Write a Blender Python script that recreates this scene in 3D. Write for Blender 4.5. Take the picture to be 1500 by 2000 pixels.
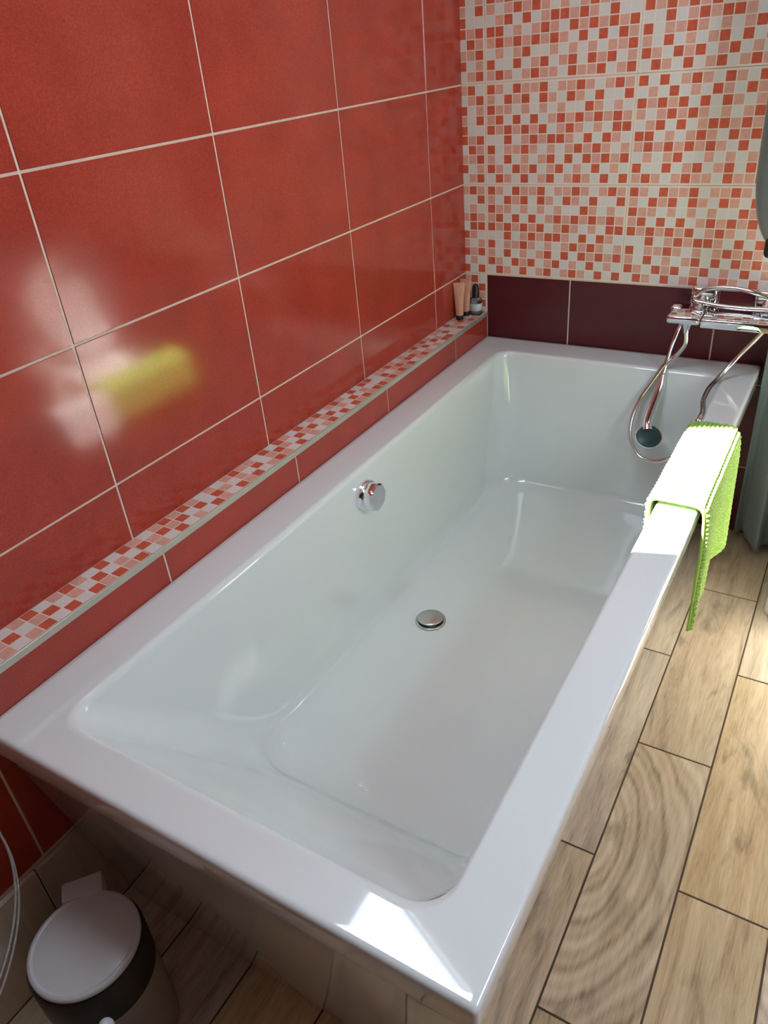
import bpy, bmesh, math, random
from mathutils import Vector, Matrix
random.seed(7)
PI = math.pi
S = bpy.context.scene
for o in list(bpy.data.objects): bpy.data.objects.remove(o)
COL = S.collection

# ------------------------------------------------------------------ camera, world, sun, exposure
F_PX = 1468.01
ROWS = [(0.8564883, 0.5097143, -0.0813582), (0.2102164, -0.4884134, -0.8469129), (-0.47142, 0.7082681, -0.5254706)]
CAM = (1.0302, -2.1257, 1.3323)
cam_d = bpy.data.cameras.new('camera'); cam = bpy.data.objects.new('camera', cam_d); COL.objects.link(cam)
cam_d.sensor_fit = 'HORIZONTAL'; cam_d.sensor_width = 36.0; cam_d.lens = 36.0*F_PX/1500.0
cam_d.clip_start = 0.01
r, d, f = [Vector(v) for v in ROWS]
m = Matrix((r, -d, -f)).transposed().to_4x4(); m.translation = Vector(CAM)
cam.matrix_world = m
S.camera = cam
S.view_settings.view_transform = 'Standard'; S.view_settings.look = 'None'
S.view_settings.gamma = 1; S.view_settings.exposure = -0.22
S.view_settings.use_curve_mapping = False

W = bpy.data.worlds.new('sky'); S.world = W; W.use_nodes = True
bg = W.node_tree.nodes['Background']; bg.inputs[0].default_value = (0.72, 0.86, 1.0, 1); bg.inputs[1].default_value = 16.0

SUN_A, SUN_B = 0.42, 0.359           # sun travels (+a, +b, -1)
sd = bpy.data.lights.new('sun', 'SUN'); sun = bpy.data.objects.new('sun', sd); COL.objects.link(sun)
sd.energy = 75.0; sd.angle = 0.0095; sd.color = (1.0, 0.96, 0.88)
sun.rotation_euler = Vector((SUN_A, SUN_B, -1)).to_track_quat('-Z', 'Y').to_euler()
sun.location = (-1, -3, 4)

# roof window opening (in the steep mansard roof z = ROOF_Z + T * x)
ROOF_Z = 1.75; CEIL_Z = 2.85; T = 1.5; TH = math.atan(T)
WX0, WX1, WY0, WY1 = 0.134, 0.625, -1.520, -0.998
VY0, VY1, VZ0, VZ1 = -1.62, -1.02, 1.12, 1.92      # side window in the right wall
NR = Vector((-T, 0, 1)).normalized()
def portal(name, loc, rot, sx, sy):
    l = bpy.data.lights.new(name, 'AREA'); l.shape = 'RECTANGLE'; l.size = sx; l.size_y = sy
    l.cycles.is_portal = True
    o = bpy.data.objects.new(name, l); COL.objects.link(o); o.location = loc; o.rotation_euler = rot
portal('skylight_portal', tuple(Vector(((WX0+WX1)/2, (WY0+WY1)/2, ROOF_Z+T*(WX0+WX1)/2))+NR*.05), (0, -TH, 0), (WX1-WX0)*math.sqrt(1+T*T)*1.03, WY1-WY0+.05)

portal('side_window_portal', (1.93, (VY0+VY1)/2, (VZ0+VZ1)/2), (0, PI/2, 0), VZ1-VZ0+.05, VY1-VY0+.05)

# ------------------------------------------------------------------ helpers
def tag(o, label=None, cat=None, group=None, kind=None):
    if label: o['label'] = label
    if cat: o['category'] = cat
    if group: o['group'] = group
    if kind: o['kind'] = kind
    return o
def empty(name, loc, label, cat, group=None):
    o = bpy.data.objects.new(name, None); COL.objects.link(o); o.location = loc
    o.empty_display_size = 0.05
    return tag(o, label, cat, group)
def obj(name, bm, mats, parent=None, smooth=False, angle=None):
    """bm is in world coordinates; children keep them through the parent's location."""
    me = bpy.data.meshes.new(name)
    if parent is not None:
        off = world_loc(parent)
        bmesh.ops.translate(bm, verts=bm.verts, vec=-off)
    bmesh.ops.recalc_face_normals(bm, faces=bm.faces)
    if smooth:
        for fc in bm.faces: fc.smooth = True
        if angle:
            for e in bm.edges:
                if len(e.link_faces) == 2 and e.calc_face_angle(0) > math.radians(angle): e.smooth = False
    bm.to_mesh(me); bm.free()
    if not isinstance(mats, (list, tuple)): mats = [mats]
    for mm in mats: me.materials.append(mm)
    o = bpy.data.objects.new(name, me); COL.objects.link(o)
    if parent is not None: o.parent = parent
    return o
def world_loc(o):
    v = Vector((0, 0, 0))
    while o is not None:
        v += o.location; o = o.parent
    return v
def box(bm, x0, x1, y0, y1, z0, z1, mi=0, bev=0, seg=2):
    n0 = len(bm.faces)
    vs = [bm.verts.new((x, y, z)) for z in (z0, z1) for x, y in ((x0, y0), (x1, y0), (x1, y1), (x0, y1))]
    fs = [bm.faces.new([vs[i] for i in q]) for q in ((3, 2, 1, 0), (4, 5, 6, 7), (0, 1, 5, 4), (1, 2, 6, 5), (2, 3, 7, 6), (3, 0, 4, 7))]
    for fc in fs: fc.material_index = mi
    if bev:
        es = list({e for fc in fs for e in fc.edges})
        r_ = bmesh.ops.bevel(bm, geom=es, offset=bev, segments=seg, profile=0.5, affect='EDGES')
        for fc in r_['faces']: fc.material_index = mi
def quad(bm, pts, mi=0):
    fc = bm.faces.new([bm.verts.new(p) for p in pts]); fc.material_index = mi; return fc
def catmull(pts, n=8):
    P = [Vector(p) for p in pts]; out = []
    for i in range(len(P)-1):
        p0 = P[max(i-1, 0)]; p1 = P[i]; p2 = P[i+1]; p3 = P[min(i+2, len(P)-1)]
        for k in range(n):
            t = k/n
            out.append(0.5*((2*p1)+(-p0+p2)*t+(2*p0-5*p1+4*p2-p3)*t*t+(-p0+3*p1-3*p2+p3)*t**3))
    out.append(P[-1]); return out
def tube(bm, pts, rad, seg=10, cap=True, mi=0):
    P = [Vector(p) for p in pts]; rings = []
    R = rad if callable(rad) else (lambda t: rad)
    t0 = (P[1]-P[0]).normalized()
    up = Vector((0, 0, 1)) if abs(t0.z) < .9 else Vector((1, 0, 0))
    nrm = (up - t0*up.dot(t0)).normalized()
    for i, p in enumerate(P):
        t = (P[min(i+1, len(P)-1)]-P[max(i-1, 0)]).normalized()
        nrm = (nrm - t*nrm.dot(t)).normalized(); b = t.cross(nrm)
        rr = R(i/(len(P)-1))
        rings.append([bm.verts.new(p+(nrm*math.cos(2*PI*k/seg)+b*math.sin(2*PI*k/seg))*rr) for k in range(seg)])
    for a, b_ in zip(rings, rings[1:]):
        for k in range(seg):
            fc = bm.faces.new((a[k], a[(k+1) % seg], b_[(k+1) % seg], b_[k])); fc.material_index = mi
    if cap:
        bm.faces.new(rings[0][::-1]).material_index = mi; bm.faces.new(rings[-1]).material_index = mi
def lathe(bm, prof, c=(0, 0, 0), axis=(0, 0, 1), seg=40, mi=0, wob=None):
    """prof: list of (radius, height) along axis from c"""
    ax = Vector(axis).normalized()
    u = ax.orthogonal().normalized(); v = ax.cross(u); c = Vector(c); rings = []
    for r_, h in prof:
        if r_ < 1e-6: rings.append([bm.verts.new(c+ax*h)]); continue
        rings.append([bm.verts.new(c+ax*h+(u*math.cos(2*PI*k/seg)+v*math.sin(2*PI*k/seg))*r_*(wob(2*PI*k/seg, r_) if wob else 1)) for k in range(seg)])
    for a, b_ in zip(rings, rings[1:]):
        if len(a) == 1 and len(b_) == 1: continue
        for k in range(seg):
            k2 = (k+1) % seg
            if len(a) == 1: fc = bm.faces.new((a[0], b_[k2], b_[k]))
            elif len(b_) == 1: fc = bm.faces.new((a[k], a[k2], b_[0]))
            else: fc = bm.faces.new((a[k], a[k2], b_[k2], b_[k]))
            fc.material_index = mi
def rrect(x0, x1, y0, y1, rad, z, n=8):
    rad = max(rad, 1e-4)
    out = []
    for cx, cy, a0 in ((x1-rad, y1-rad, 0), (x0+rad, y1-rad, PI/2), (x0+rad, y0+rad, PI), (x1-rad, y0+rad, 1.5*PI)):
        for k in range(n+1):
            a = a0+PI/2*k/n
            out.append((cx+rad*math.cos(a), cy+rad*math.sin(a), z))
    return out
def loft(bm, rings, close_first=False, close_last=False, mi=0):
    V = [[bm.verts.new(p) for p in r_] for r_ in rings]
    n = len(V[0])
    for a, b_ in zip(V, V[1:]):
        for k in range(n):
            fc = bm.faces.new((a[k], a[(k+1) % n], b_[(k+1) % n], b_[k])); fc.material_index = mi
    if close_first: bm.faces.new(V[0]).material_index = mi
    if close_last: bm.faces.new(V[-1]).material_index = mi
    return V

# ------------------------------------------------------------------ materials
def srgb(r_, g, b_):
    c = lambda v: (v/255)/12.92 if v/255 <= .04045 else ((v/255+.055)/1.055)**2.4
    return (c(r_), c(g), c(b_), 1)
class N:
    def __init__(s, name):
        s.m = bpy.data.materials.new(name); s.m.use_nodes = True; s.t = s.m.node_tree
        s.b = s.t.nodes['Principled BSDF']
    def n(s, typ, **kw):
        x = s.t.nodes.new(typ)
        for k, v in kw.items(): setattr(x, k, v)
        return x
    def l(s, a, b): s.t.links.new(a, b)
def mat(name, col, rough=.5, metal=0, coat=0, spec=.5, trans=0, ior=1.45, var=0, vscale=40, bump=0, bscale=200, alpha=1, sheen=0, subs=0):
    k = N(name); b = k.b
    b.inputs['Base Color'].default_value = col
    b.inputs['Roughness'].default_value = rough; b.inputs['Metallic'].default_value = metal
    b.inputs['Coat Weight'].default_value = coat; b.inputs['Coat Roughness'].default_value = .03
    b.inputs['Specular IOR Level'].default_value = spec; b.inputs['Transmission Weight'].default_value = trans
    b.inputs['IOR'].default_value = ior; b.inputs['Alpha'].default_value = alpha
    b.inputs['Sheen Weight'].default_value = sheen
    tc = k.n('ShaderNodeTexCoord')
    nz = k.n('ShaderNodeTexNoise'); nz.inputs['Scale'].default_value = vscale; nz.inputs['Detail'].default_value = 3
    k.l(tc.outputs['Object'], nz.inputs['Vector'])
    hs = k.n('ShaderNodeMixRGB', blend_type='MULTIPLY'); hs.inputs[0].default_value = 1
    rp = k.n('ShaderNodeMapRange'); rp.inputs[1].default_value = .3; rp.inputs[2].default_value = .7
    rp.inputs[3].default_value = 1-var; rp.inputs[4].default_value = 1+var*.3
    k.l(nz.outputs['Fac'], rp.inputs[0]); hs.inputs[1].default_value = col
    k.l(rp.outputs[0], hs.inputs[2]); k.l(hs.outputs[0], b.inputs['Base Color'])
    if bump:
        n2 = k.n('ShaderNodeTexNoise'); n2.inputs['Scale'].default_value = bscale; n2.inputs['Detail'].default_value = 2
        k.l(tc.outputs['Object'], n2.inputs['Vector'])
        bp = k.n('ShaderNodeBump'); bp.inputs['Strength'].default_value = bump; bp.inputs['Distance'].default_value = .001
        k.l(n2.outputs['Fac'], bp.inputs['Height']); k.l(bp.outputs[0], b.inputs['Normal'])
    return k.m
M = {}
# glazed red tile: cloudy red with tiny darker specks, softly blurred reflections
def red_tile():
    k = N('red_tile'); b = k.b; tc = k.n('ShaderNodeTexCoord')
    n1 = k.n('ShaderNodeTexNoise'); n1.inputs['Scale'].default_value = 420; n1.inputs['Detail'].default_value = 2
    n2 = k.n('ShaderNodeTexNoise'); n2.inputs['Scale'].default_value = 9; n2.inputs['Detail'].default_value = 4
    for n in (n1, n2): k.l(tc.outputs['Object'], n.inputs['Vector'])
    r1 = k.n('ShaderNodeValToRGB'); e = r1.color_ramp.elements
    e[0].position = .30; e[0].color = (.34, .037, .023, 1); e[1].position = .72; e[1].color = (.42, .062, .039, 1)
    k.l(n1.outputs['Fac'], r1.inputs[0])
    mr = k.n('ShaderNodeMapRange'); mr.inputs[1].default_value = .3; mr.inputs[2].default_value = .7; mr.inputs[3].default_value = .9; mr.inputs[4].default_value = 1.08
    k.l(n2.outputs['Fac'], mr.inputs[0])
    mx = k.n('ShaderNodeMixRGB', blend_type='MULTIPLY'); mx.inputs[0].default_value = 1
    k.l(r1.outputs[0], mx.inputs[1]); k.l(mr.outputs[0], mx.inputs[2]); k.l(mx.outputs[0], b.inputs['Base Color'])
    b.inputs['Roughness'].default_value = .17; b.inputs['IOR'].default_value = 1.5
    mr2 = k.n('ShaderNodeMapRange'); mr2.inputs[1].default_value = .35; mr2.inputs[2].default_value = .65; mr2.inputs[3].default_value = .145; mr2.inputs[4].default_value = .085
    k.l(n1.outputs['Fac'], mr2.inputs[0]); k.l(mr2.outputs[0], b.inputs['Roughness'])
    return k.m
M['red'] = red_tile()
M['grout'] = mat('cream_grout', srgb(226, 208, 190), .75, var=.08, vscale=60)
M['grout_dark'] = mat('floor_grout', srgb(92, 76, 62), .85, var=.15)
M['mcoral'] = mat('mosaic_coral', srgb(208, 98, 72), .3, var=.16, vscale=90)
M['mpink'] = mat('mosaic_pink', srgb(224, 168, 150), .3, var=.10, vscale=120)
M['mwhite'] = mat('mosaic_white', srgb(224, 218, 212), .3, var=.05, vscale=300)
M['mline'] = mat('mosaic_line', srgb(238, 222, 208), .35, var=.04)
M['maroon'] = mat('maroon_tile', srgb(84, 27, 32), .28, var=.12, vscale=15)
M['acrylic'] = mat('white_acrylic', (.715, .75, .745, 1), .07, coat=.6, var=.0)
M['ceramic'] = mat('white_ceramic', (.82, .82, .80, 1), .05, coat=.5)
M['chrome'] = mat('chrome', (.86, .88, .9, 1), .035, metal=1)
M['chrome_dull'] = mat('brushed_steel', (.62, .61, .58, 1), .28, metal=1)
M['hose'] = mat('spiral_steel', (.72, .70, .68, 1), .2, metal=1)
M['alu'] = mat('aluminium_trim', srgb(196, 196, 180), .32, metal=.55)
M['plaster'] = mat('white_plaster', (.78, .76, .72, 1), .8, var=.04, vscale=8)
M['wallside'] = mat('salmon_wall', srgb(170, 120, 105), .6)
M['walldark'] = mat('brown_wall', srgb(46, 26, 24), .5)
M['frame'] = mat('painted_wood', (.75, .72, .66, 1), .4)
M['black'] = mat('black_plastic', (.012, .012, .014, 1), .22)
M['darkband'] = mat('dark_textured_band', srgb(38, 33, 30), .45, bump=.5, bscale=500, var=.3, vscale=300)
M['binwhite'] = mat('white_plastic', (.58, .60, .61, 1), .22)
M['binbody'] = mat('greige_plastic', srgb(150, 143, 135), .4)
M['peach'] = mat('peach_tube', srgb(206, 150, 124), .42, var=.08, vscale=90)
M['ink'] = mat('brown_print', srgb(140, 92, 78), .5)
def thin_glass(name, tint):
    k = N(name); t_ = k.n('ShaderNodeBsdfTransparent'); t_.inputs[0].default_value = tint
    g_ = k.n('ShaderNodeBsdfGlossy'); g_.inputs['Roughness'].default_value = .03
    fz = k.n('ShaderNodeFresnel'); fz.inputs[0].default_value = 1.12
    mx = k.n('ShaderNodeMixShader'); k.l(fz.outputs[0], mx.inputs[0]); k.l(t_.outputs[0], mx.inputs[1]); k.l(g_.outputs[0], mx.inputs[2])
    k.l(mx.outputs[0], k.t.nodes['Material Output'].inputs[0]); return k.m
M['glass'] = thin_glass('clear_glass', (.97, .98, .98, 1))
M['glass_edge'] = mat('glass_edge', srgb(120, 122, 116), .15, alpha=.55)
M['serum'] = mat('frosted_label', srgb(185, 195, 200), .4)
M['curtain'] = mat('grey_green_voile', srgb(116, 130, 128), .7, alpha=1, sheen=.2)
M['cloth'] = mat('dark_grey_cloth', srgb(98, 100, 98), .85, sheen=.3, bump=.3, bscale=900)
M['clothblack'] = mat('black_cloth', (.012, .014, .013, 1), .8)
M['head'] = mat('shower_face', srgb(40, 72, 70), .35)
M['nozzle'] = mat('nozzle_rubber', srgb(110, 130, 128), .5)
def towel_mat():
    k = N('lime_chenille'); b = k.b; tc = k.n('ShaderNodeTexCoord')
    n1 = k.n('ShaderNodeTexNoise'); n1.inputs['Scale'].default_value = 320; n1.inputs['Detail'].default_value = 3
    k.l(tc.outputs['Object'], n1.inputs['Vector'])
    r1 = k.n('ShaderNodeValToRGB'); e = r1.color_ramp.elements
    e[0].position = .35; e[0].color = (.17, .36, .03, 1); e[1].position = .65; e[1].color = (.42, .66, .13, 1)
    k.l(n1.outputs['Fac'], r1.inputs[0]); k.l(r1.outputs[0], b.inputs['Base Color'])
    b.inputs['Roughness'].default_value = .95; b.inputs['Sheen Weight'].default_value = .25
    bp = k.n('ShaderNodeBump'); bp.inputs['Strength'].default_value = .9; bp.inputs['Distance'].default_value = .002
    k.l(n1.outputs['Fac'], bp.inputs['Height']); k.l(bp.outputs[0], b.inputs['Normal'])
    return k.m
M['towel'] = towel_mat()
M['hem'] = mat('lime_hem', (.34, .56, .10, 1), .9)
def wood():
    """wood-look porcelain plank; 'pl' colour attribute = per plank random (r: offset, g: tone, b: style)"""
    k = N('wood_plank_tile'); b = k.b
    at = k.n('ShaderNodeAttribute', attribute_name='pl'); sp = k.n('ShaderNodeSeparateColor'); k.l(at.outputs['Color'], sp.inputs[0])
    tc = k.n('ShaderNodeTexCoord')
    def mth(op, a, b_=None, c=None):
        x = k.n('ShaderNodeMath', operation=op)
        for i, v in enumerate((a, b_, c)):
            if v is None: continue
            if isinstance(v, (int, float)): x.inputs[i].default_value = v
            else: k.l(v, x.inputs[i])
        return x.outputs[0]
    sep = k.n('ShaderNodeSeparateXYZ'); k.l(tc.outputs['Object'], sep.inputs[0])
    cx = mth('MULTIPLY_ADD', sp.outputs[0], 37.0, sep.outputs[0]); cy = mth('MULTIPLY_ADD', sp.outputs[1], 53.0, sep.outputs[1])
    def comb(x, y, z):
        c = k.n('ShaderNodeCombineXYZ')
        for i, v in enumerate((x, y, z)):
            if isinstance(v, (int, float)): c.inputs[i].default_value = v
            else: k.l(v, c.inputs[i])
        return c.outputs[0]
    # long warped grain
    v1 = comb(cx, mth('MULTIPLY', cy, .10), sp.outputs[0])
    warp = k.n('ShaderNodeTexNoise'); warp.inputs['Scale'].default_value = 7; warp.inputs['Detail'].default_value = 3
    k.l(v1, warp.inputs['Vector'])
    g = k.n('ShaderNodeTexNoise'); g.inputs['Scale'].default_value = 34; g.inputs['Detail'].default_value = 10; g.inputs['Roughness'].default_value = .68; g.inputs['Distortion'].default_value = .7
    k.l(v1, g.inputs['Vector'])
    fine = k.n('ShaderNodeTexNoise'); fine.inputs['Scale'].default_value = 330; fine.inputs['Detail'].default_value = 6
    k.l(comb(cx, mth('MULTIPLY', cy, .07), 0), fine.inputs['Vector'])
    # growth arcs: rings around a centre beside the plank, only on some planks
    uvn = k.n('ShaderNodeUVMap', uv_map='UVMap'); su = k.n('ShaderNodeSeparateXYZ'); k.l(uvn.outputs[0], su.inputs[0])
    dx = mth('ADD', su.outputs[0], mth('MULTIPLY', mth('SUBTRACT', warp.outputs['Fac'], .5), .10))
    dy = mth('MULTIPLY', su.outputs[1], .52)
    rr = mth('SQRT', mth('ADD', mth('MULTIPLY', dx, dx), mth('MULTIPLY', dy, dy)))
    ring = mth('SINE', mth('MULTIPLY', rr, 430.0)); ring2 = mth('SINE', mth('MULTIPLY', rr, 171.0))
    rings = mth('MULTIPLY_ADD', mth('ADD', ring, mth('MULTIPLY', ring2, 1.2)), .14, .5)
    rn = mth('MULTIPLY_ADD', g.outputs['Fac'], .5, mth('MULTIPLY', rings, .5))
    mixf = k.n('ShaderNodeMix'); k.l(mth('GREATER_THAN', sp.outputs[2], .5), mixf.inputs[0])
    k.l(g.outputs['Fac'], mixf.inputs[2]); k.l(rn, mixf.inputs[3])
    grain = mth('MULTIPLY_ADD', fine.outputs['Fac'], .28, mth('MULTIPLY', mixf.outputs[0], .74))
    r1 = k.n('ShaderNodeValToRGB'); cr = r1.color_ramp; e = cr.elements
    e[0].position = .30; e[0].color = srgb(138, 112, 82); e[1].position = .66; e[1].color = srgb(226, 206, 172)
    q = cr.elements.new(.46); q.color = srgb(196, 172, 136); q = cr.elements.new(.54); q.color = srgb(210, 188, 152)
    k.l(grain, r1.inputs[0])
    # broad tone patches, grey knots
    bl = k.n('ShaderNodeTexNoise'); bl.inputs['Scale'].default_value = 5.5; bl.inputs['Detail'].default_value = 2
    k.l(comb(cx, mth('MULTIPLY', cy, .45), 3.3), bl.inputs['Vector'])
    hs = k.n('ShaderNodeHueSaturation'); k.l(r1.outputs[0], hs.inputs['Color'])
    k.l(mth('MULTIPLY_ADD', bl.outputs['Fac'], .4, .82), hs.inputs['Value'])
    k.l(mth('MULTIPLY_ADD', sp.outputs[1], .5, .65), hs.inputs['Saturation'])
    kn = k.n('ShaderNodeTexNoise'); kn.inputs['Scale'].default_value = 11; kn.inputs['Detail'].default_value = 5; kn.inputs['Distortion'].default_value = 1.5
    k.l(comb(cx, mth('MULTIPLY', cy, .3), 8.8), kn.inputs['Vector'])
    km = k.n('ShaderNodeMapRange'); km.inputs[1].default_value = .30; km.inputs[2].default_value = .40; km.inputs[3].default_value = .62; km.inputs[4].default_value = 1.0
    k.l(kn.outputs['Fac'], km.inputs[0])
    kx = k.n('ShaderNodeMixRGB', blend_type='MULTIPLY'); kx.inputs[0].default_value = 1; k.l(hs.outputs[0], kx.inputs[1]); k.l(km.outputs[0], kx.inputs[2])
    k.l(kx.outputs[0], b.inputs['Base Color'])
    b.inputs['Roughness'].default_value = .33
    bp = k.n('ShaderNodeBump'); bp.inputs['Strength'].default_value = .12; bp.inputs['Distance'].default_value = .0008
    k.l(grain, bp.inputs['Height']); k.l(bp.outputs[0], b.inputs['Normal'])
    return k.m
M['wood'] = wood()

# ------------------------------------------------------------------ room shell
RX, FY = 1.85, -3.4           # right wall, wall behind the camera
LX = 0.0715                   # face of the lower part of the left wall (ledge depth)
PT, PZ = 0.402, 0.252
YC = -0.205                   # first vertical joint on the left wall
ZH = 0.72                     # joint between maroon band and mosaic
LEDGE = 0.605
# left wall, upper plane
bm = bmesh.new()
box(bm, -.15, 0, FY, .12, 0, ROOF_Z, 0)
G = .0042
ys = [0.0]+[YC-PT*k for k in range(0, 9)]
zs = [LEDGE]+[ZH+PZ*k for k in range(0, 5)]
for a, b_ in zip(ys, ys[1:]):
    for c, d_ in zip(zs, zs[1:]):
        y1 = a-(G/2 if a < 0 else 0); y0 = max(b_+G/2, FY)
        if y1 <= y0: continue
        box(bm, -.001, .0016, y0, y1, c+G/2, min(d_-G/2, ROOF_Z), 1, bev=.0006, seg=1)
tag(obj('wall_left', bm, [M['grout'], M['red']]), 'upper part of the left wall in glossy red tiles with cream joints', kind='structure')
# left wall, lower boxed-out part
bm = bmesh.new()
box(bm, 0, LX-.0016, FY, -.0005, 0, LEDGE-.012, 0)
ys = [0.0, -.224, -.616, -1.008, -1.408, -1.806, -2.206, -2.606, -3.006, FY]
zs = [.0, .232, .484, LEDGE-.010]
for a, b_ in zip(ys, ys[1:]):
    for c, d_ in zip(zs[1:], zs[2:]):
        box(bm, LX-.003, LX, b_+G/2, a-G/2, c+G/2, d_-G/2*(d_ != zs[-1]), 1, bev=.0006, seg=1)
tag(obj('wall_lower_left', bm, [M['grout'], M['red']]), 'low red tiled wall boxing below the mosaic ledge', kind='structure')

# mosaic pattern of one 16 x 10 tile (read off the photograph)
PAT = ['CPWCPPCWPPCPWPCP', 'PWCPCWCPWCPWCWWC', 'CPPWPWPWPWWCPWPW', 'PCWCWCWPCPCPCPCP', 'CPCPCPCWPCPWPWCC',
       'WWCWPCPCCPWCWCPW', 'CWPPCPWPWPCPCPWP', 'PWCWPWPCWCWCPCPC', 'CPWCPCWPCWPWCWPW', 'WCPWCWPCWPCPWCWC']
ROT = [r_[::-1] for r_ in PAT[::-1]]
MI = {'C': 2, 'P': 3, 'W': 4}
def mosaic_tile(bm, x0, z0, pat, xmin=-1, xmax=99, zmin=-1, zmax=99):
    """tile of 0.4 x 0.25 with lower left corner x0, z0 on the back wall"""
    X0, X1 = max(x0, xmin), min(x0+.4, xmax); Z0, Z1 = max(z0, zmin), min(z0+.25, zmax)
    if X1-X0 < .002 or Z1-Z0 < .002: return
    box(bm, X0, X1, -.0016, .001, Z0, Z1, 1)
    for j in range(10):
        for i in range(16):
            a, b_ = x0+.003+i*.02462+.0015, x0+.003+(i+1)*.02462-.0015
            c, d_ = z0+.247-(j+1)*.0244+.0014, z0+.247-j*.0244-.0014
            a, b_, c, d_ = max(a, X0+.001), min(b_, X1-.001), max(c, Z0+.001), min(d_, Z1-.001)
            if b_-a < .001 or d_-c < .001: continue
            quad(bm, [(a, -.0019, c), (b_, -.0019, c), (b_, -.0019, d_), (a, -.0019, d_)], MI[pat[j][i]])
bm = bmesh.new()
box(bm, -.15, RX+.15, 0, .12, 0, CEIL_Z+.2, 0)
XV = LX
for c, cx0 in enumerate([XV-PT, XV, XV+PT, XV+2*PT, XV+3*PT, XV+4*PT]):
    for r_ in range(-1, 7):
        z0 = ZH+PZ*r_+G/2
        if r_ == -1:
            if c == 0: mosaic_tile(bm, cx0+G/2, z0, ROT, 0.0, cx0+PT-G/2, LEDGE, ZH-G/2)
            continue
        pat = PAT
        if c == 0: pat = (PAT, ROT, ROT, PAT, ROT, PAT, PAT)[r_]
        if c == 1: pat = (PAT, PAT, ROT, PAT, ROT, PAT, PAT)[r_]
        if c == 2: pat = (PAT, ROT, PAT, PAT, ROT, ROT, PAT)[r_]
        if c > 2: pat = random.choice((PAT, ROT))
        mosaic_tile(bm, cx0+G/2, z0, pat, 0.0, min(cx0+PT, RX), 0, CEIL_Z)
mx = [LX, .3315, .3315+PT, .3315+2*PT, .3315+3*PT, RX]
for a, b_ in zip(mx, mx[1:]):
    for c, d_ in ((0, .218), (.218, .47), (.47, ZH)):
        box(bm, a+G/2, b_-G/2, -.0018, .001, c+G/2, d_-G/2, 5, bev=.0006, seg=1)
tag(obj('wall_back', bm, [M['grout'], M['mline'], M['mcoral'], M['mpink'], M['mwhite'], M['maroon']]),
    'end wall of small coral, pink and white mosaic above a maroon tile band', kind='structure')
# right and front walls
bm = bmesh.new()
for a_ in ((FY, 0, 0, VZ0), (FY, 0, VZ1, CEIL_Z+.2), (FY, VY0, VZ0, VZ1), (VY1, 0, VZ0, VZ1)): box(bm, RX, RX+.15, *a_)
tag(obj('wall_right', bm, M['wallside']), kind='structure')
bm = bmesh.new(); box(bm, -.15, RX+.15, FY-.15, FY, 0, CEIL_Z+.2)
tag(obj('wall_front', bm, M['walldark']), kind='structure')
# roof slope with the window opening, then flat ceiling
XT = (CEIL_Z-ROOF_Z)/T
bm = bmesh.new()
def slab(x0, x1, y0, y1, t=.03):
    n = NR*t
    P = [Vector((x0, y0, ROOF_Z+T*x0)), Vector((x1, y0, ROOF_Z+T*x1)), Vector((x1, y1, ROOF_Z+T*x1)), Vector((x0, y1, ROOF_Z+T*x0))]
    vs = [bm.verts.new(p) for p in P]+[bm.verts.new(p+n) for p in P]
    for q in ((3, 2, 1, 0), (4, 5, 6, 7), (0, 1, 5, 4), (1, 2, 6, 5), (2, 3, 7, 6), (3, 0, 4, 7)): bm.faces.new([vs[i] for i in q])
slab(-.04, WX0, FY, 0); slab(WX1, XT, FY, 0); slab(WX0, WX1, FY, WY0); slab(WX0, WX1, WY1, 0)
box(bm, XT-.10, RX, FY, 0, CEIL_Z, CEIL_Z+.12)
tag(obj('ceiling', bm, M['plaster']), kind='structure')
# roof window frame (sash open)
bm = bmesh.new()
def fr(x0, x1, y0, y1):
    n = NR; a = -.008; b_ = .034
    P = [Vector((x0, y0, ROOF_Z+T*x0)), Vector((x1, y0, ROOF_Z+T*x1)), Vector((x1, y1, ROOF_Z+T*x1)), Vector((x0, y1, ROOF_Z+T*x0))]
    vs = [bm.verts.new(p+n*a) for p in P]+[bm.verts.new(p+n*b_) for p in P]
    for q in ((3, 2, 1, 0), (4, 5, 6, 7), (0, 1, 5, 4), (1, 2, 6, 5), (2, 3, 7, 6), (3, 0, 4, 7)): bm.faces.new([vs[i] for i in q])
e_ = .02
fr(WX0-.009, WX0, WY0-e_, WY1+e_); fr(WX1, WX1+.009, WY0-e_, WY1+e_); fr(WX0, WX1, WY0-e_, WY0); fr(WX0, WX1, WY1, WY1+e_)
tag(obj('window_1', bm, M['frame']), kind='structure')

bm = bmesh.new()
for a_ in ((VY0, VY0+.04, VZ0, VZ1), (VY1-.04, VY1, VZ0, VZ1), (VY0+.04, VY1-.04, VZ0, VZ0+.04), (VY0+.04, VY1-.04, VZ1-.04, VZ1)): box(bm, RX+.02, RX+.09, *a_)
tag(obj('window_2', bm, M['frame']), kind='structure')

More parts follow.
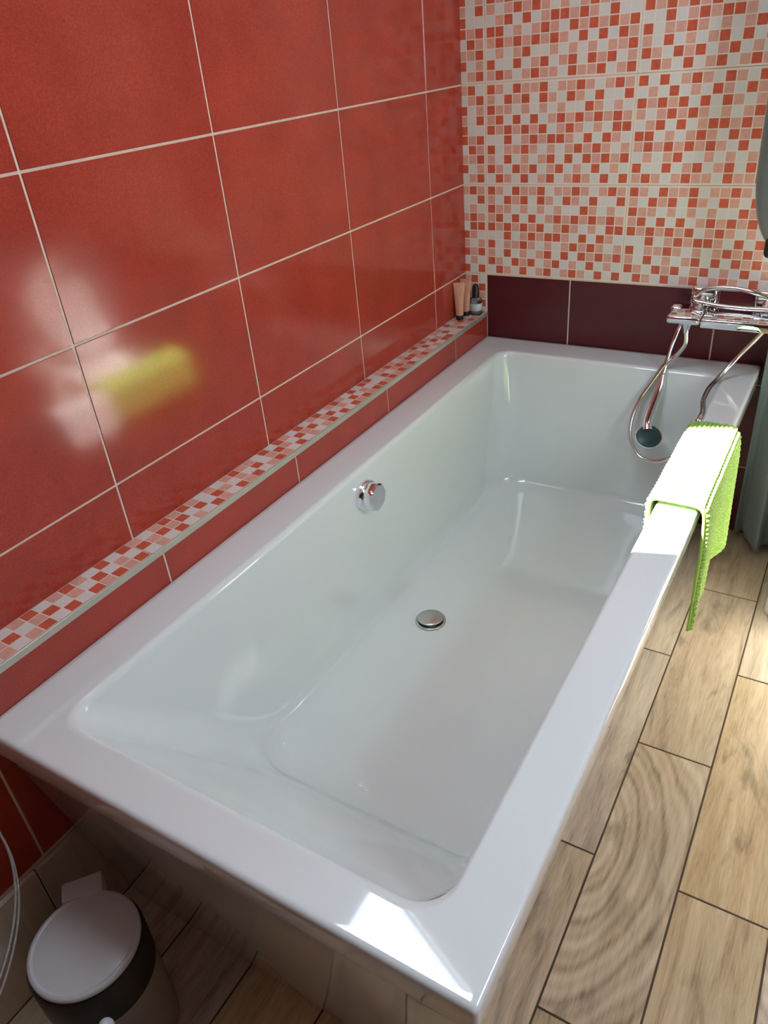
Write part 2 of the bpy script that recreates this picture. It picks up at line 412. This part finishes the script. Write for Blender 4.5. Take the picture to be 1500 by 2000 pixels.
# floor: wood-look planks 150 x 602 mm in running bond
bm = bmesh.new(); uvl = bm.loops.layers.uv.new('UVMap'); cl = bm.loops.layers.float_color.new('pl')
box(bm, -.15, RX+.15, FY-.15, .12, -.12, -.0012, 1)
PW = .1515
def plank(x0, x1, y0, y1, rnd, uvc):
    n0 = set(bm.faces)
    box(bm, x0, x1, y0, y1, -.004, 0, 0, bev=.0007, seg=1)
    for fc in bm.faces:
        if fc in n0: continue
        for lp in fc.loops:
            lp[cl] = (*rnd, 1); lp[uvl].uv = (lp.vert.co.x-uvc[0], lp.vert.co.y-uvc[1])
col0 = .8370
for ci in range(-6, 8):
    x0 = col0+PW*ci; x1 = x0+PW
    if x1 <= .01 or x0 >= RX: continue
    off = -.3215 if ci % 2 == 0 else -.625
    j = -7
    for j in range(-2, 7):
        y1 = off-.6045*j; y0 = y1-.6045
        if y0 > -.01 or y1 < FY: continue
        rnd = [random.random(), random.random(), random.random()*.45]
        uvc = (x0, y0)
        if ci == 0 and j == 1: rnd = [.13, .35, .9]; uvc = (x0-.03, y0+.33)
        if ci == -1 and j == 2: rnd = [.5, .95, .9]; uvc = (x0+.05, y0+.62)
        if ci == 2: rnd[2] = .9; uvc = (x0-.1, y0-.2)
        plank(max(x0+.0018, 0), min(x1-.0018, RX), max(y0+.0018, FY), min(y1-.0018, 0), rnd, uvc)
tag(obj('floor', bm, [M['wood'], M['grout_dark']]), 'wood-look porcelain plank floor with dark joints', kind='structure')

# plank skirting along the low wall
bm = bmesh.new(); uvl = bm.loops.layers.uv.new('UVMap'); cl = bm.loops.layers.float_color.new('pl')
for a, b_ in ((-.0, -.9), (-.9, -1.83), (-1.83, -2.43), (-2.43, -3.03), (-3.03, FY)):
    n0 = set(bm.faces)
    box(bm, LX-.001, LX+.008, b_+.001, a-.001, 0, .226, 0, bev=.001, seg=1)
    rnd = (random.random(), random.random(), 0, 1)
    for fc in bm.faces:
        if fc not in n0:
            for lp in fc.loops: lp[cl] = rnd; lp[uvl].uv = (0, 0)
tag(obj('baseboard_left', bm, M['wood']), kind='structure')

# ledge: three rows of mosaic with an aluminium edge profile
bm = bmesh.new()
box(bm, 0, LX-.002, FY, -.0005, LEDGE-.012, LEDGE-.0015, 0)
ty = [0.0]+[-.224-.402*k for k in range(9)]
for n_, (a, b_) in enumerate(zip(ty, ty[1:])):
    y0, y1 = max(b_+.001, FY), a-.001
    box(bm, .001, LX-.002, y0, y1, LEDGE-.002, LEDGE, 1)
    rows = random.sample(range(8), 1)[0]; pat = random.choice((PAT, ROT))
    for i in range(16):
        for j in range(3):
            ya, yb = b_+.001+i*.025+.0013, b_+.001+(i+1)*.025-.0013
            xa, xb = LX-.003-(j+1)*.0235+.001, LX-.003-j*.0235-.0013
            ya, yb = max(ya, y0), min(yb, y1)
            if yb-ya < .001: continue
            quad(bm, [(xa, ya, LEDGE+.0003), (xb, ya, LEDGE+.0003), (xb, yb, LEDGE+.0003), (xa, yb, LEDGE+.0003)], MI[pat[rows+j if rows+j < 10 else j][i]])
tag(obj('trim_1', bm, [M['grout'], M['mline'], M['mcoral'], M['mpink'], M['mwhite']]),
    'narrow mosaic ledge running along the red wall above the bath', kind='structure')
bm = bmesh.new()
box(bm, LX-.002, LX+.0015, FY, -.001, LEDGE-.012, LEDGE+.0008, 0, bev=.0008, seg=2)
tag(obj('trim_2', bm, M['alu']), 'pale metal edging profile of the mosaic ledge', kind='structure')

# ------------------------------------------------------------------ bathtub
TX0, TX1, TY0, TY1, TZ = LX+.0005, .8665, -1.802, -.006, .530
IX0, IX1, IY0, IY1 = .168, .787, -1.726, -.118
tub = empty('bathtub', ((TX0+TX1)/2, (TY0+TY1)/2, 0), 'large white rectangular built-in bathtub with wide flat rim along the red wall', 'bathtub')
bm = bmesh.new(); n = 10
K = []   # x0,x1,y0,y1,rad,z
K.append((TX0+.03, TX1-.03, TY0+.03, TY1-.03, .004, .486))
K.append((TX0, TX1-.004, TY0+.004, TY1, .006, .485))
K.append((TX0, TX1-.0008, TY0+.0008, TY1, .006, .4865))
K.append((TX0, TX1, TY0, TY1, .006, .490))
K.append((TX0, TX1, TY0, TY1, .006, .522))
for a in (22.5, 45, 67.5, 90):
    s_ = .008*(1-math.cos(math.radians(a))); c_ = .522+.008*math.sin(math.radians(a))
    K.append((TX0+s_*.2, TX1-s_, TY0+s_, TY1-s_*.2, .006, c_))
K.append((TX0+.012, TX1-.014, TY0+.014, TY1-.012, .006, .530))
K.append((IX0-.013, IX1+.010, IY0-.019, IY1+.015, .055, .530))
for a in (0, 22.5, 45, 67.5, 90):
    s_ = 1-math.sin(math.radians(a)); c_ = .516+.014*math.cos(math.radians(a))
    K.append((IX0-.011*s_, IX1+.007*s_, IY0-.016+.016*max(0, (.530-c_)/.014)**.55, IY1+.012*s_, .05, c_))
# walls going down, near end slopes most
FX0, FX1, FY0, FY1, FZ = .190, .757, -1.385, -.205, .128
for t in (.12, .25, .4, .55, .7, .82):
    z = .516+(FZ+.03-.516)*t/.9
    u = t
    K.append((IX0+(FX0-.006-IX0)*u, IX1+(FX1+.006-IX1)*u, IY0+(FY0-.03-IY0)*u, IY1+(FY1+.02-IY1)*u, .05+.07*t, z))
bx0, bx1, by0, by1, bz = IX0+(FX0-.006-IX0)*.88, IX1+(FX1+.006-IX1)*.88, IY0+(FY0-.03-IY0)*.88, IY1+(FY1+.02-IY1)*.88, .172
for a in (0, 15, 30, 45, 60, 75, 90):
    c_, s_ = math.cos(math.radians(a)), math.sin(math.radians(a))
    fl = 1-c_
    K.append((bx0+.022*fl, bx1-.030*fl, by0+(.13)*fl, by1-.055*fl, .115, bz-(bz-FZ)*s_))
K.append((bx0+.08, bx1-.09, by0+.24, by1-.15, .10, FZ-.0012))
K.append((.29, .34, -.95, -.80, .02, FZ-.004))
rings = [rrect(*k[:5], k[5], n) for k in K]
loft(bm, rings, close_last=True)
shell = obj('basin_shell', bm, M['acrylic'], tub, smooth=True, angle=50)
# apron panels: front end and long side, both leaning inwards
bm = bmesh.new()
loft(bm, [rrect(LX+.001, .852, -1.787, -.01, .004, .4855, 2), rrect(LX+.001, .845, -1.785, -.01, .012, .44, 2), rrect(LX+.0095, .80, -1.745, -.01, .02, .226, 2), rrect(LX+.0095, .77, -1.702, -.01, .02, .001, 2), rrect(LX+.0135, .766, -1.698, -.014, .018, .001, 2), rrect(LX+.0135, .796, -1.741, -.014, .018, .226, 2), rrect(LX+.005, .841, -1.781, -.014, .010, .44, 2), rrect(LX+.005, .848, -1.783, -.014, .004, .4855, 2)])
obj('apron', bm, M['acrylic'], tub, smooth=True, angle=30)
# overflow knob on the wall side
ov = Vector((.1765, -.905, .462))
wob8 = lambda a, r_: 1+.025*math.cos(8*a) if r_ > .02 else 1
bm = bmesh.new()
lathe(bm, [(0, -.006), (.037, -.006), (.037, .002), (.035, .006), (.028, .007)], ov, (1, 0, .04), 48)
kn = obj('overflow_rosette', bm, M['chrome'], tub, smooth=True, angle=35)
bm = bmesh.new()
lathe(bm, [(.030, .005), (.0325, .010), (.0335, .022), (.0325, .028), (.029, .031), (.012, .0315), (0, .0315)], ov, (1, -.0, .04), 64, wob=wob8)
obj('overflow_knob', bm, M['chrome'], tub, smooth=True, angle=30)
dr = Vector((.313, -.888, FZ-.0035))
bm = bmesh.new()
lathe(bm, [(.0, .001), (.024, .0012), (.030, .0035), (.0355, .0042), (.037, .0030), (.0375, .0005)], dr, (0, 0, 1), 48)
obj('drain_ring', bm, M['chrome_dull'], tub, smooth=True, angle=50)
bm = bmesh.new()
lathe(bm, [(0, .002), (.012, .002), (.012, .006), (.030, .0065), (.0318, .008), (.0318, .0105), (.030, .012), (.0, .0126)], dr+Vector((0, 0, .0005)), (-.05, .06, 1), 48)
obj('drain_plug', bm, M['chrome_dull'], tub, smooth=True, angle=50)

# ------------------------------------------------------------------ bath mixer on the end wall
mix = empty('bath_mixer', (.79, -.005, .68), 'wall-mounted chrome bath mixer with a flat rectangular body on the maroon band', 'faucet')
bm = bmesh.new(); box(bm, .7230, .900, -.168, -.072, .670, .692, bev=.003, seg=3)
obj('mixer_body', bm, M['chrome'], mix, smooth=True, angle=40)
bm = bmesh.new()
box(bm, .638, .7205, -.160, -.045, .671, .693, bev=.008, seg=4)
box(bm, .634, .66, -.098, -.055, .674, .697, bev=.006, seg=3)
obj('diverter_block', bm, M['chrome'], mix, smooth=True, angle=40)
for ux in (.702, .857):
    bm = bmesh.new()
    box(bm, ux-.034, ux+.034, -.040, -.0015, .683, .735, bev=.011, seg=4)
    u_ = obj('wall_union', bm, M['chrome'], mix, smooth=True, angle=40)
    bm = bmesh.new(); tube(bm, [(ux, -.036, .70), (ux, -.060, .692), (ux, -.080, .682)], .015, 20)
    obj('elbow', bm, M['chrome'], u_, smooth=True, angle=50)
bm = bmesh.new(); lathe(bm, [(0, .002), (.011, 0), (.013, -.004), (.013, -.012), (.010, -.017), (.0078, -.030), (.0074, -.036), (0, -.036)], (.684, -.112, .672), (0, 0, 1), 24)
obj('hose_outlet', bm, M['chrome'], mix, smooth=True, angle=40)

# hand shower lying against the sloping end of the tub
hs = empty('hand_shower', (.64, -.20, .36), 'chrome hand shower with round dark face lying in the tub', 'shower head')
HP = [(.641, -.128, .520), (.6385, -.146, .482), (.631, -.166, .437), (.627, -.183, .405), (.632, -.199, .386)]
bm = bmesh.new(); tube(bm, catmull(HP, 6), lambda t: .0085+.0035*math.sin(min(t*1.2, 1)*PI*.9)+.003*t, 16)
obj('handle', bm, M['chrome'], hs, smooth=True, angle=60)
hc = Vector((.640, -.212, .372)); hax = Vector((.22, -.52, .80)).normalized()
bm = bmesh.new(); lathe(bm, [(0, -.022), (.012, -.020), (.028, -.010), (.0355, -.002), (.036, .003), (.034, .005), (.0325, .004)], hc, hax, 40)
obj('head_shell', bm, M['chrome'], hs, smooth=True, angle=60)
bm = bmesh.new(); lathe(bm, [(.0335, .0035), (.031, .0052), (0, .0056)], hc, hax, 40)
fp = obj('spray_face', bm, M['head'], hs, smooth=True)
bm = bmesh.new(); u = hax.orthogonal().normalized(); v = hax.cross(u)
for ring_r, cnt in ((.006, 6), (.012, 12), (.018, 18), (.024, 24), (.0285, 28)):
    for k in range(cnt):
        a = 2*PI*k/cnt
        lathe(bm, [(.0009, 0), (.0009, .0012), (0, .0014)], hc+hax*.0052+(u*math.cos(a)+v*math.sin(a))*ring_r, hax, 6)
tag(obj('nozzles', bm, M['nozzle'], fp), kind='stuff')

# steel hose: outlet -> loop in the tub -> under the mat over the rim -> over the mixer -> handle
path = [(.684, -.112, .637), (.685, -.112, .605), (.664, -.108, .568), (.642, -.118, .545), (.618, -.132, .500), (.594, -.150, .452), (.583, -.180, .402), (.592, -.210, .358),
        (.622, -.232, .323), (.664, -.243, .318), (.704, -.245, .334), (.735, -.262, .365), (.762, -.31, .43), (.776, -.372, .50), (.786, -.41, .531), (.788, -.37, .537), (.776, -.30, .538), (.775, -.222, .538), (.784, -.160, .540),
        (.808, -.125, .575), (.846, -.118, .630), (.875, -.12, .672), (.916, -.125, .700), (.925, -.10, .712), (.895, -.09, .708), (.862, -.085, .703), (.81, -.080, .700), (.755, -.076, .700), (.712, -.070, .703), (.687, -.066, .706),
        (.684, -.056, .716), (.706, -.054, .733), (.74, -.056, .741), (.785, -.06, .742), (.83, -.066, .735), (.885, -.058, .715), (.905, -.045, .68), (.87, -.032, .650), (.79, -.026, .642), (.70, -.030, .645), (.665, -.05, .645), (.657, -.072, .632),
        (.650, -.085, .60), (.646, -.105, .565), (.6415, -.127, .524)]
bm = bmesh.new(); hp = catmull(path, 26)
tube(bm, hp, lambda t: .0064, 12)
# fine spiral ribs
vv = len(hp)
for i_, ring_start in enumerate(range(0, len(bm.verts), 12)):
    if i_ % 2:
        bm.verts.ensure_lookup_table()
        c = hp[min(i_, vv-1)]
        for q in range(12):
            w_ = bm.verts[ring_start+q]; w_.co = c+(w_.co-c)*.86
tag(obj('shower_hose', bm, M['hose'], smooth=True), 'long flexible steel shower hose looped in the tub and over the mixer', 'hose')

# ------------------------------------------------------------------ lime bath mat over the rim
mat_e = empty('bath_mat', (.83, -.62, .535), 'lime green ribbed bath mat draped over the outer rim of the tub', 'bath mat')
# cross profile (x, z) from inside hem to outer hem; s = arc parameter
prof = [(.779, .375), (.7795, .44), (.7785, .50), (.778, .522), (.782, .5355), (.795, .539), (.83, .5395), (.858, .539), (.870, .5345), (.877, .522), (.880, .49), (.881, .45), (.8795, .40), (.878, .35), (.877, .30), (.876, .262)]
pp = catmull([(a, 0, b_) for a, b_ in prof], 12)
L = [0]
for a, b_ in zip(pp, pp[1:]): L.append(L[-1]+(b_-a).length)
NS, NT = 260, 90
def samp(s):
    s = min(max(s, 0), L[-1])
    for i_ in range(1, len(L)):
        if L[i_] >= s:
            t = (s-L[i_-1])/(L[i_]-L[i_-1]); p = pp[i_-1].lerp(pp[i_], t); tg = (pp[i_]-pp[i_-1]).normalized(); return p, tg
    return pp[-1], (pp[-1]-pp[-2]).normalized()
s_top = .16+.10
def mat_pt(i_, j_, side):
    s = L[-1]*i_/NS; v_ = j_/NT
    p, tg = samp(s); nrm = Vector((-tg.z, 0, tg.x))
    hang = max(0, s-s_top)/(L[-1]-s_top)
    y_far = -.428+.055*hang; y_near = -.802-.055*hang
    y = y_near+(y_far-y_near)*v_
    wav = hang*(.008*math.sin(v_*9+.6)+.006*math.sin(v_*17+hang*2))
    lift = .0012*math.sin(v_*20)+ (.004*math.exp(-((v_-0)/.04)**2))*(1-hang)
    th = .0060*abs(math.sin(PI*s/.0088))**.7+.0025
    off = (th if side else -.0005)
    e = min(v_, 1-v_)*NT
    if side and e < 1: off = .001
    # the rib crests wander a little
    off += side*.0010*math.sin(j_*1.9+i_*.7)
    q = Vector((p.x, y, p.z))+nrm*off
    q.x += wav+.004*hang; q += nrm*max(0, lift)*.5
    q.z += .022*hang*hang*(1-v_)
    return q
bm = bmesh.new()
top = [[bm.verts.new(mat_pt(i_, j_, 1)) for j_ in range(NT+1)] for i_ in range(NS+1)]
bot = [[bm.verts.new(mat_pt(i_, j_, 0)) for j_ in range(NT+1)] for i_ in range(NS+1)]
for i_ in range(NS):
    for j_ in range(NT):
        bm.faces.new((top[i_][j_], top[i_+1][j_], top[i_+1][j_+1], top[i_][j_+1]))
        bm.faces.new((bot[i_][j_], bot[i_][j_+1], bot[i_+1][j_+1], bot[i_+1][j_]))
    for j_ in (0, NT): bm.faces.new((top[i_][j_], top[i_+1][j_], bot[i_+1][j_], bot[i_][j_]))
for j_ in range(NT):
    for i_ in (0, NS): bm.faces.new((top[i_][j_], top[i_][j_+1], bot[i_][j_+1], bot[i_][j_]))
obj('pile', bm, M['towel'], mat_e, smooth=True, angle=75)
bm = bmesh.new()
tube(bm, [mat_pt(i_, 0, 0)+Vector((0, -.0015, 0)) for i_ in range(0, NS+1, 4)], .0028, 8)
obj('hem', bm, M['hem'], mat_e, smooth=True)

# ------------------------------------------------------------------ cosmetics on the ledge
def tube_thing(x, y, lean, label, rot):
    t = empty('cosmetic_tube', (x, y, LEDGE+.0004), label, 'tube', 'peach cosmetic tubes on the ledge')
    t.rotation_euler = (0, 0, rot)
    def mk(name, bm, m_, **k):
        me = bpy.data.meshes.new(name); bmesh.ops.recalc_face_normals(bm, faces=bm.faces)
        for fc in bm.faces: fc.smooth = True
        for e in bm.edges:
            if len(e.link_faces) == 2 and e.calc_face_angle(0) > .6: e.smooth = False
        bm.to_mesh(me); bm.free(); me.materials.append(m_)
        o = bpy.data.objects.new(name, me); COL.objects.link(o); o.parent = t; return o
    bm = bmesh.new(); lathe(bm, [(0, 0), (.0105, 0), (.0112, .001), (.0108, .014), (.009, .0145)], (0, 0, 0), (0, 0, 1), 28); mk('cap', bm, M['black'])
    bm = bmesh.new(); rings = []
    for k in range(13):
        q = k/12; z = .0145+.088*q; rx = .0115+.0055*q; ry = .0115*(1-q**1.6)+.0009
        rings.append([(rx*math.cos(2*PI*i/32), ry*math.sin(2*PI*i/32), z) for i in range(32)])
    rings.append([(.017*math.cos(2*PI*i/32), .0009*math.sin(2*PI*i/32), .111) for i in range(32)])
    loft(bm, rings, True, True); mk('tube_body', bm, M['peach'])
    return t
t1 = tube_thing(.0225, -.094, 0, 'peach cosmetic tube on its black cap, left one, farther from the dropper bottle', .35)
t2 = tube_thing(.0235, -.052, 0, 'peach cosmetic tube on its black cap, right beside the dropper bottle', .1)
bt = empty('dropper_bottle', (.048, -.030, LEDGE+.0004), 'small clear glass bottle with black dropper cap in the ledge corner', 'bottle')
B0 = Vector((.047, -.030, LEDGE+.0005)); BS = 1.14
bm = bmesh.new(); lathe(bm, [(a_*BS, b_*BS) for a_, b_ in [(0, 0), (.0150, 0), (.0165, .0015), (.0165, .036), (.0150, .042), (.0085, .047), (.008, .052), (.0068, .052), (.0068, .046), (.0138, .041), (.0150, .035), (.0150, .004), (0, .004)]], B0, (0, 0, 1), 32)
obj('bottle_glass', bm, M['glass'], bt, smooth=True, angle=50)
bm = bmesh.new(); lathe(bm, [(a_*BS, b_*BS) for a_, b_ in [(.0166, .012), (.0169, .0125), (.0169, .030), (.0166, .0305)]], B0, (0, 0, 1), 32)
obj('label_band', bm, M['serum'], bt, smooth=True)
bm = bmesh.new(); lathe(bm, [(a_*BS, b_*BS) for a_, b_ in [(.0, .044), (.0095, .045), (.0098, .060), (.0092, .064), (.0082, .074), (.006, .079), (0, .081)]], B0, (0, 0, 1), 28)
obj('dropper_cap', bm, M['black'], bt, smooth=True, angle=50)

# ------------------------------------------------------------------ pedal bin
bc = Vector((.263, -1.876, 0))
pb = empty('pedal_bin', tuple(bc), 'small round pedal bin with white lid standing in the dark corner before the tub', 'bin')
hd = Vector((-.78, .62, 0)).normalized()
bm = bmesh.new(); lathe(bm, [(0, .001), (.080, .001), (.084, .004), (.0845, .16), (.083, .178)], bc, (0, 0, 1), 56)
obj('bin_body', bm, M['binbody'], pb, smooth=True, angle=50)
bm = bmesh.new(); lathe(bm, [(.080, .168), (.0850, .169), (.0852, .236), (.082, .2405), (.076, .2405)], bc, (0, 0, 1), 56)
obj('bin_band', bm, M['darkband'], pb, smooth=True, angle=50)
bm = bmesh.new(); lathe(bm, [(0, .2408), (.0790, .2408), (.0812, .243), (.0812, .248), (.0792, .2508), (.0758, .2518), (.0738, .2497), (.0715, .2502), (.058, .2540), (.03, .2562), (0, .257)], bc, (0, 0, 1), 64)
obj('bin_lid', bm, M['binwhite'], pb, smooth=True, angle=60)
bm = bmesh.new(); sdv = Vector((-hd.y, hd.x, 0))
def obox(c, a, b_, w, h0, h1, z0, z1, bev):
    vs = [bm.verts.new(c+a*p+b_*q+Vector((0, 0, z))) for z in (z0, z1) for p, q in ((h0, -w), (h1, -w), (h1, w), (h0, w))]
    fs = [bm.faces.new([vs[i] for i in q]) for q in ((3, 2, 1, 0), (4, 5, 6, 7), (0, 1, 5, 4), (1, 2, 6, 5), (2, 3, 7, 6), (3, 0, 4, 7))]
    bmesh.ops.bevel(bm, geom=list({e for fc in fs for e in fc.edges}), offset=bev, segments=2, profile=.5, affect='EDGES')
obox(bc, hd, sdv, .031, .074, .108, .20, .2545, .003)
obj('hinge', bm, M['binwhite'], pb, smooth=True, angle=40)
bm = bmesh.new(); obox(bc, -hd, sdv, .02, .08, .099, .012, .02, .002)
obj('pedal', bm, M['binwhite'], pb, smooth=True, angle=40)
# brush with a ball-tipped handle, mostly below the frame
kb = Vector((.400, -1.944, 0))
br = empty('toilet_brush', tuple(kb), 'white ball-tipped brush handle poking up in front of the pedal bin', 'brush')
bm = bmesh.new(); lathe(bm, [(0, .001), (.045, .001), (.047, .006), (.042, .11), (.036, .112), (.034, .10), (.034, .02), (0, .02)], kb, (0, 0, 1), 36)
obj('brush_holder', bm, M['binwhite'], br, smooth=True, angle=40)
bm = bmesh.new(); lathe(bm, [(.0065, .03), (.0065, .268)], kb, (0, 0, 1), 20)
lathe(bm, [(.0105*math.sin(PI*k/14), .272-.0125*math.cos(PI*k/14)) for k in range(15)], kb+Vector((0, 0, .007)), (0, 0, 1), 28)
obj('handle', bm, M['binwhite'], br, smooth=True)
bm = bmesh.new(); tube(bm, [tuple(kb+Vector((.004, .0, .257))), tuple(kb+Vector((.018, .006, .257)))], .005, 12)
obj('hook', bm, M['binwhite'], br, smooth=True)

# ------------------------------------------------------------------ round glass table at the left edge
gc = Vector((.364, -2.160, 0)); gr = .2195
gt = empty('glass_table', tuple(gc), 'round clear glass tabletop whose edge enters at the left', 'table')
bm = bmesh.new(); lathe(bm, [(0, .694), (gr-.003, .694), (gr, .696), (gr, .702), (gr-.003, .704), (0, .704)], gc, (0, 0, 1), 96)
tt = obj('tabletop', bm, M['glass'], gt, smooth=True, angle=40)
for r_, z_ in ((gr, .6945), (gr, .7035)):
    bm = bmesh.new(); pr = [(r_+.0011*math.cos(2*PI*k/8), z_+.0011*math.sin(2*PI*k/8)) for k in range(9)]; lathe(bm, pr, gc, (0, 0, 1), 96)
    obj('ground_edge', bm, M['glass_edge'], tt, smooth=True)
bm = bmesh.new(); lathe(bm, [(0, .001), (.12, .001), (.12, .008), (.02, .016), (.014, .03), (.014, .685), (.022, .693), (0, .6935)], gc+Vector((.03, -.06, 0)), (0, 0, 1), 40)
obj('pedestal', bm, M['chrome_dull'], gt, smooth=True, angle=40)

# ------------------------------------------------------------------ toilet on the right (seat raised)
TYc = -.345
to = empty('toilet', (1.25, TYc, 0), 'white ceramic toilet with raised seat, right of the tub, its foot at the right edge', 'toilet')
def egg(xf, xb, hw, z, n=40, front=1.0):
    out = []
    for k in range(n):
        a = 2*PI*k/n; cx = (xf+xb)/2+ (xb-xf)*.08
        x = cx+(xb-cx)*math.cos(a) if math.cos(a) > 0 else cx+(cx-xf)*math.cos(a)
        sx = abs(math.sin(a))**(.8 if math.cos(a) > 0 else .95)*(1 if math.sin(a) >= 0 else -1)
        out.append((x, TYc+hw*sx, z))
    return out
bm = bmesh.new()
loft(bm, [egg(1.012, 1.50, .094, .001), egg(1.006, 1.50, .099, .006), egg(1.008, 1.50, .098, .05), egg(1.03, 1.50, .095, .16), egg(1.03, 1.52, .12, .25), egg(1.0, 1.54, .165, .34), egg(.99, 1.55, .18, .385), egg(.993, 1.55, .178, .398),
          egg(1.03, 1.40, .13, .398), egg(1.04, 1.39, .12, .38), egg(1.08, 1.36, .09, .28), egg(1.14, 1.32, .05, .2)], True, True)
obj('bowl', bm, M['ceramic'], to, smooth=True, angle=50)
bm = bmesh.new()
def ring_v(x, hw, z0, z1, n=48):
    return [(x, TYc+hw*math.sin(2*PI*k/n), (z0+z1)/2+(z1-z0)/2*math.cos(2*PI*k/n)) for k in range(n)]
o_ = ring_v(1.405, .18, .415, .845); i2 = ring_v(1.405, .115, .47, .785)
o2 = ring_v(1.425, .18, .415, .845); i3 = ring_v(1.425, .115, .47, .785)
V = [[bm.verts.new(p) for p in r_] for r_ in (o_, i2, i3, o2)]
for a, b_ in zip(V, V[1:]+V[:1]):
    for k in range(48): bm.faces.new((a[k], a[(k+1) % 48], b_[(k+1) % 48], b_[k]))
obj('seat', bm, M['ceramic'], to, smooth=True, angle=40)
bm = bmesh.new(); loft(bm, [ring_v(1.432, .185, .415, .852), ring_v(1.446, .185, .415, .852)], True, True)
obj('seat_lid', bm, M['ceramic'], to, smooth=True, angle=40)
bm = bmesh.new(); box(bm, 1.55, 1.74, TYc-.19, TYc+.19, .38, .78, bev=.02, seg=4)
box(bm, 1.48, 1.60, TYc-.11, TYc+.11, .02, .39, bev=.01)
ck = obj('cistern', bm, M['ceramic'], to, smooth=True, angle=40)
bm = bmesh.new(); box(bm, 1.54, 1.75, TYc-.20, TYc+.20, .782, .812, bev=.008, seg=3)
obj('cistern_lid', bm, M['ceramic'], ck, smooth=True, angle=40)

# ------------------------------------------------------------------ curtains at the right edge
def drape(name, x0, x1, y, z0, z1, folds, amp, m_, parent, thick=.002, nx=160, nz=40, bend=None, hem=None):
    bm = bmesh.new(); rows = []
    for side in (0, 1):
        g = []
        for i in range(nx+1):
            u_ = i/nx; c_ = []
            for j in range(nz+1):
                v_ = j/nz
                zb = z0+(hem(u_) if hem else 0)
                z = zb+(z1-zb)*v_
                am = amp*(1.1-.5*v_)
                x = x0+(x1-x0)*u_+.3*am*math.sin(2*PI*folds*u_*1.3+1)
                yy = y+am*math.sin(2*PI*folds*u_)+.35*am*math.sin(2*PI*folds*2.3*u_+v_*2.2)
                if bend: x += bend(u_, v_)[0]; yy += bend(u_, v_)[1]
                c_.append(bm.verts.new((x, yy+side*thick, z)))
            g.append(c_)
        rows.append(g)
    a, b_ = rows
    for i in range(nx):
        for j in range(nz):
            bm.faces.new((a[i][j], a[i+1][j], a[i+1][j+1], a[i][j+1])); bm.faces.new((b_[i][j], b_[i][j+1], b_[i+1][j+1], b_[i+1][j]))
        for j in (0, nz): bm.faces.new((a[i][j], a[i+1][j], b_[i+1][j], b_[i][j]))
    for j in range(nz):
        for i in (0, nx): bm.faces.new((a[i][j], a[i][j+1], b_[i][j+1], b_[i][j]))
    return obj(name, bm, m_, parent, smooth=True)
cu = empty('curtain', (1.1, -.075, .015), 'thin grey-green skirt curtain hanging to the floor behind the tub corner', 'curtain')
drape('curtain_cloth', .873, 1.42, -.062, .012, .632, 6.2, .026, M['curtain'], cu, nz=30, hem=lambda u_: .012+.010*math.sin(11*u_), bend=lambda u_, v_: (.012*(1-v_)*math.sin(u_*23), -.055*(1-v_)**1.3*max(0, math.sin(u_*9.5-.2))))
bm = bmesh.new(); tube(bm, [(.875, -.03, .640), (1.45, -.03, .640)], .006, 16)
obj('curtain_rod', bm, M['chrome_dull'], cu, smooth=True)
for bx in (.90, 1.40):
    bm = bmesh.new(); box(bm, bx-.006, bx+.006, -.034, -.0015, .628, .650, bev=.002)
    obj('rod_bracket', bm, M['chrome_dull'], cu, smooth=True, angle=40)
rb = empty('hanging_robe', (.88, -.20, .86), 'dark grey cloth hanging at the right edge before the mosaic wall', 'cloth')
ctr = [(.815, 2.44), (.80, 1.75), (.797, 1.45), (.792, 1.28), (.793, 1.10), (.797, 1.0), (.812, .93), (.835, .885), (.86, .872)]
bm = bmesh.new(); cp = catmull([(a, 0, b_) for a, b_ in ctr], 8); rings = []
for k, p_ in enumerate(cp):
    q = k/(len(cp)-1); half = .11*(1-.75*max(0, q-.55)/.45); cxx = p_.x+half
    ring = []
    for i in range(60):
        a = 2*PI*i/60; wv = 1+.10*math.sin(7*a+q*2)
        ring.append((cxx+half*math.cos(a)*(1 if math.cos(a) < 0 else wv), -.16+.045*math.sin(a)*wv*(1-.5*max(0, q-.7)/.3), p_.z))
    rings.append(ring)
loft(bm, rings, True, True)
obj('robe_cloth', bm, M['cloth'], rb, smooth=True, angle=60)
bm = bmesh.new(); box(bm, .838, .90, -.185, -.14, .848, .905, bev=.012, seg=3)
obj('hem_band', bm, M['clothblack'], rb, smooth=True, angle=60)
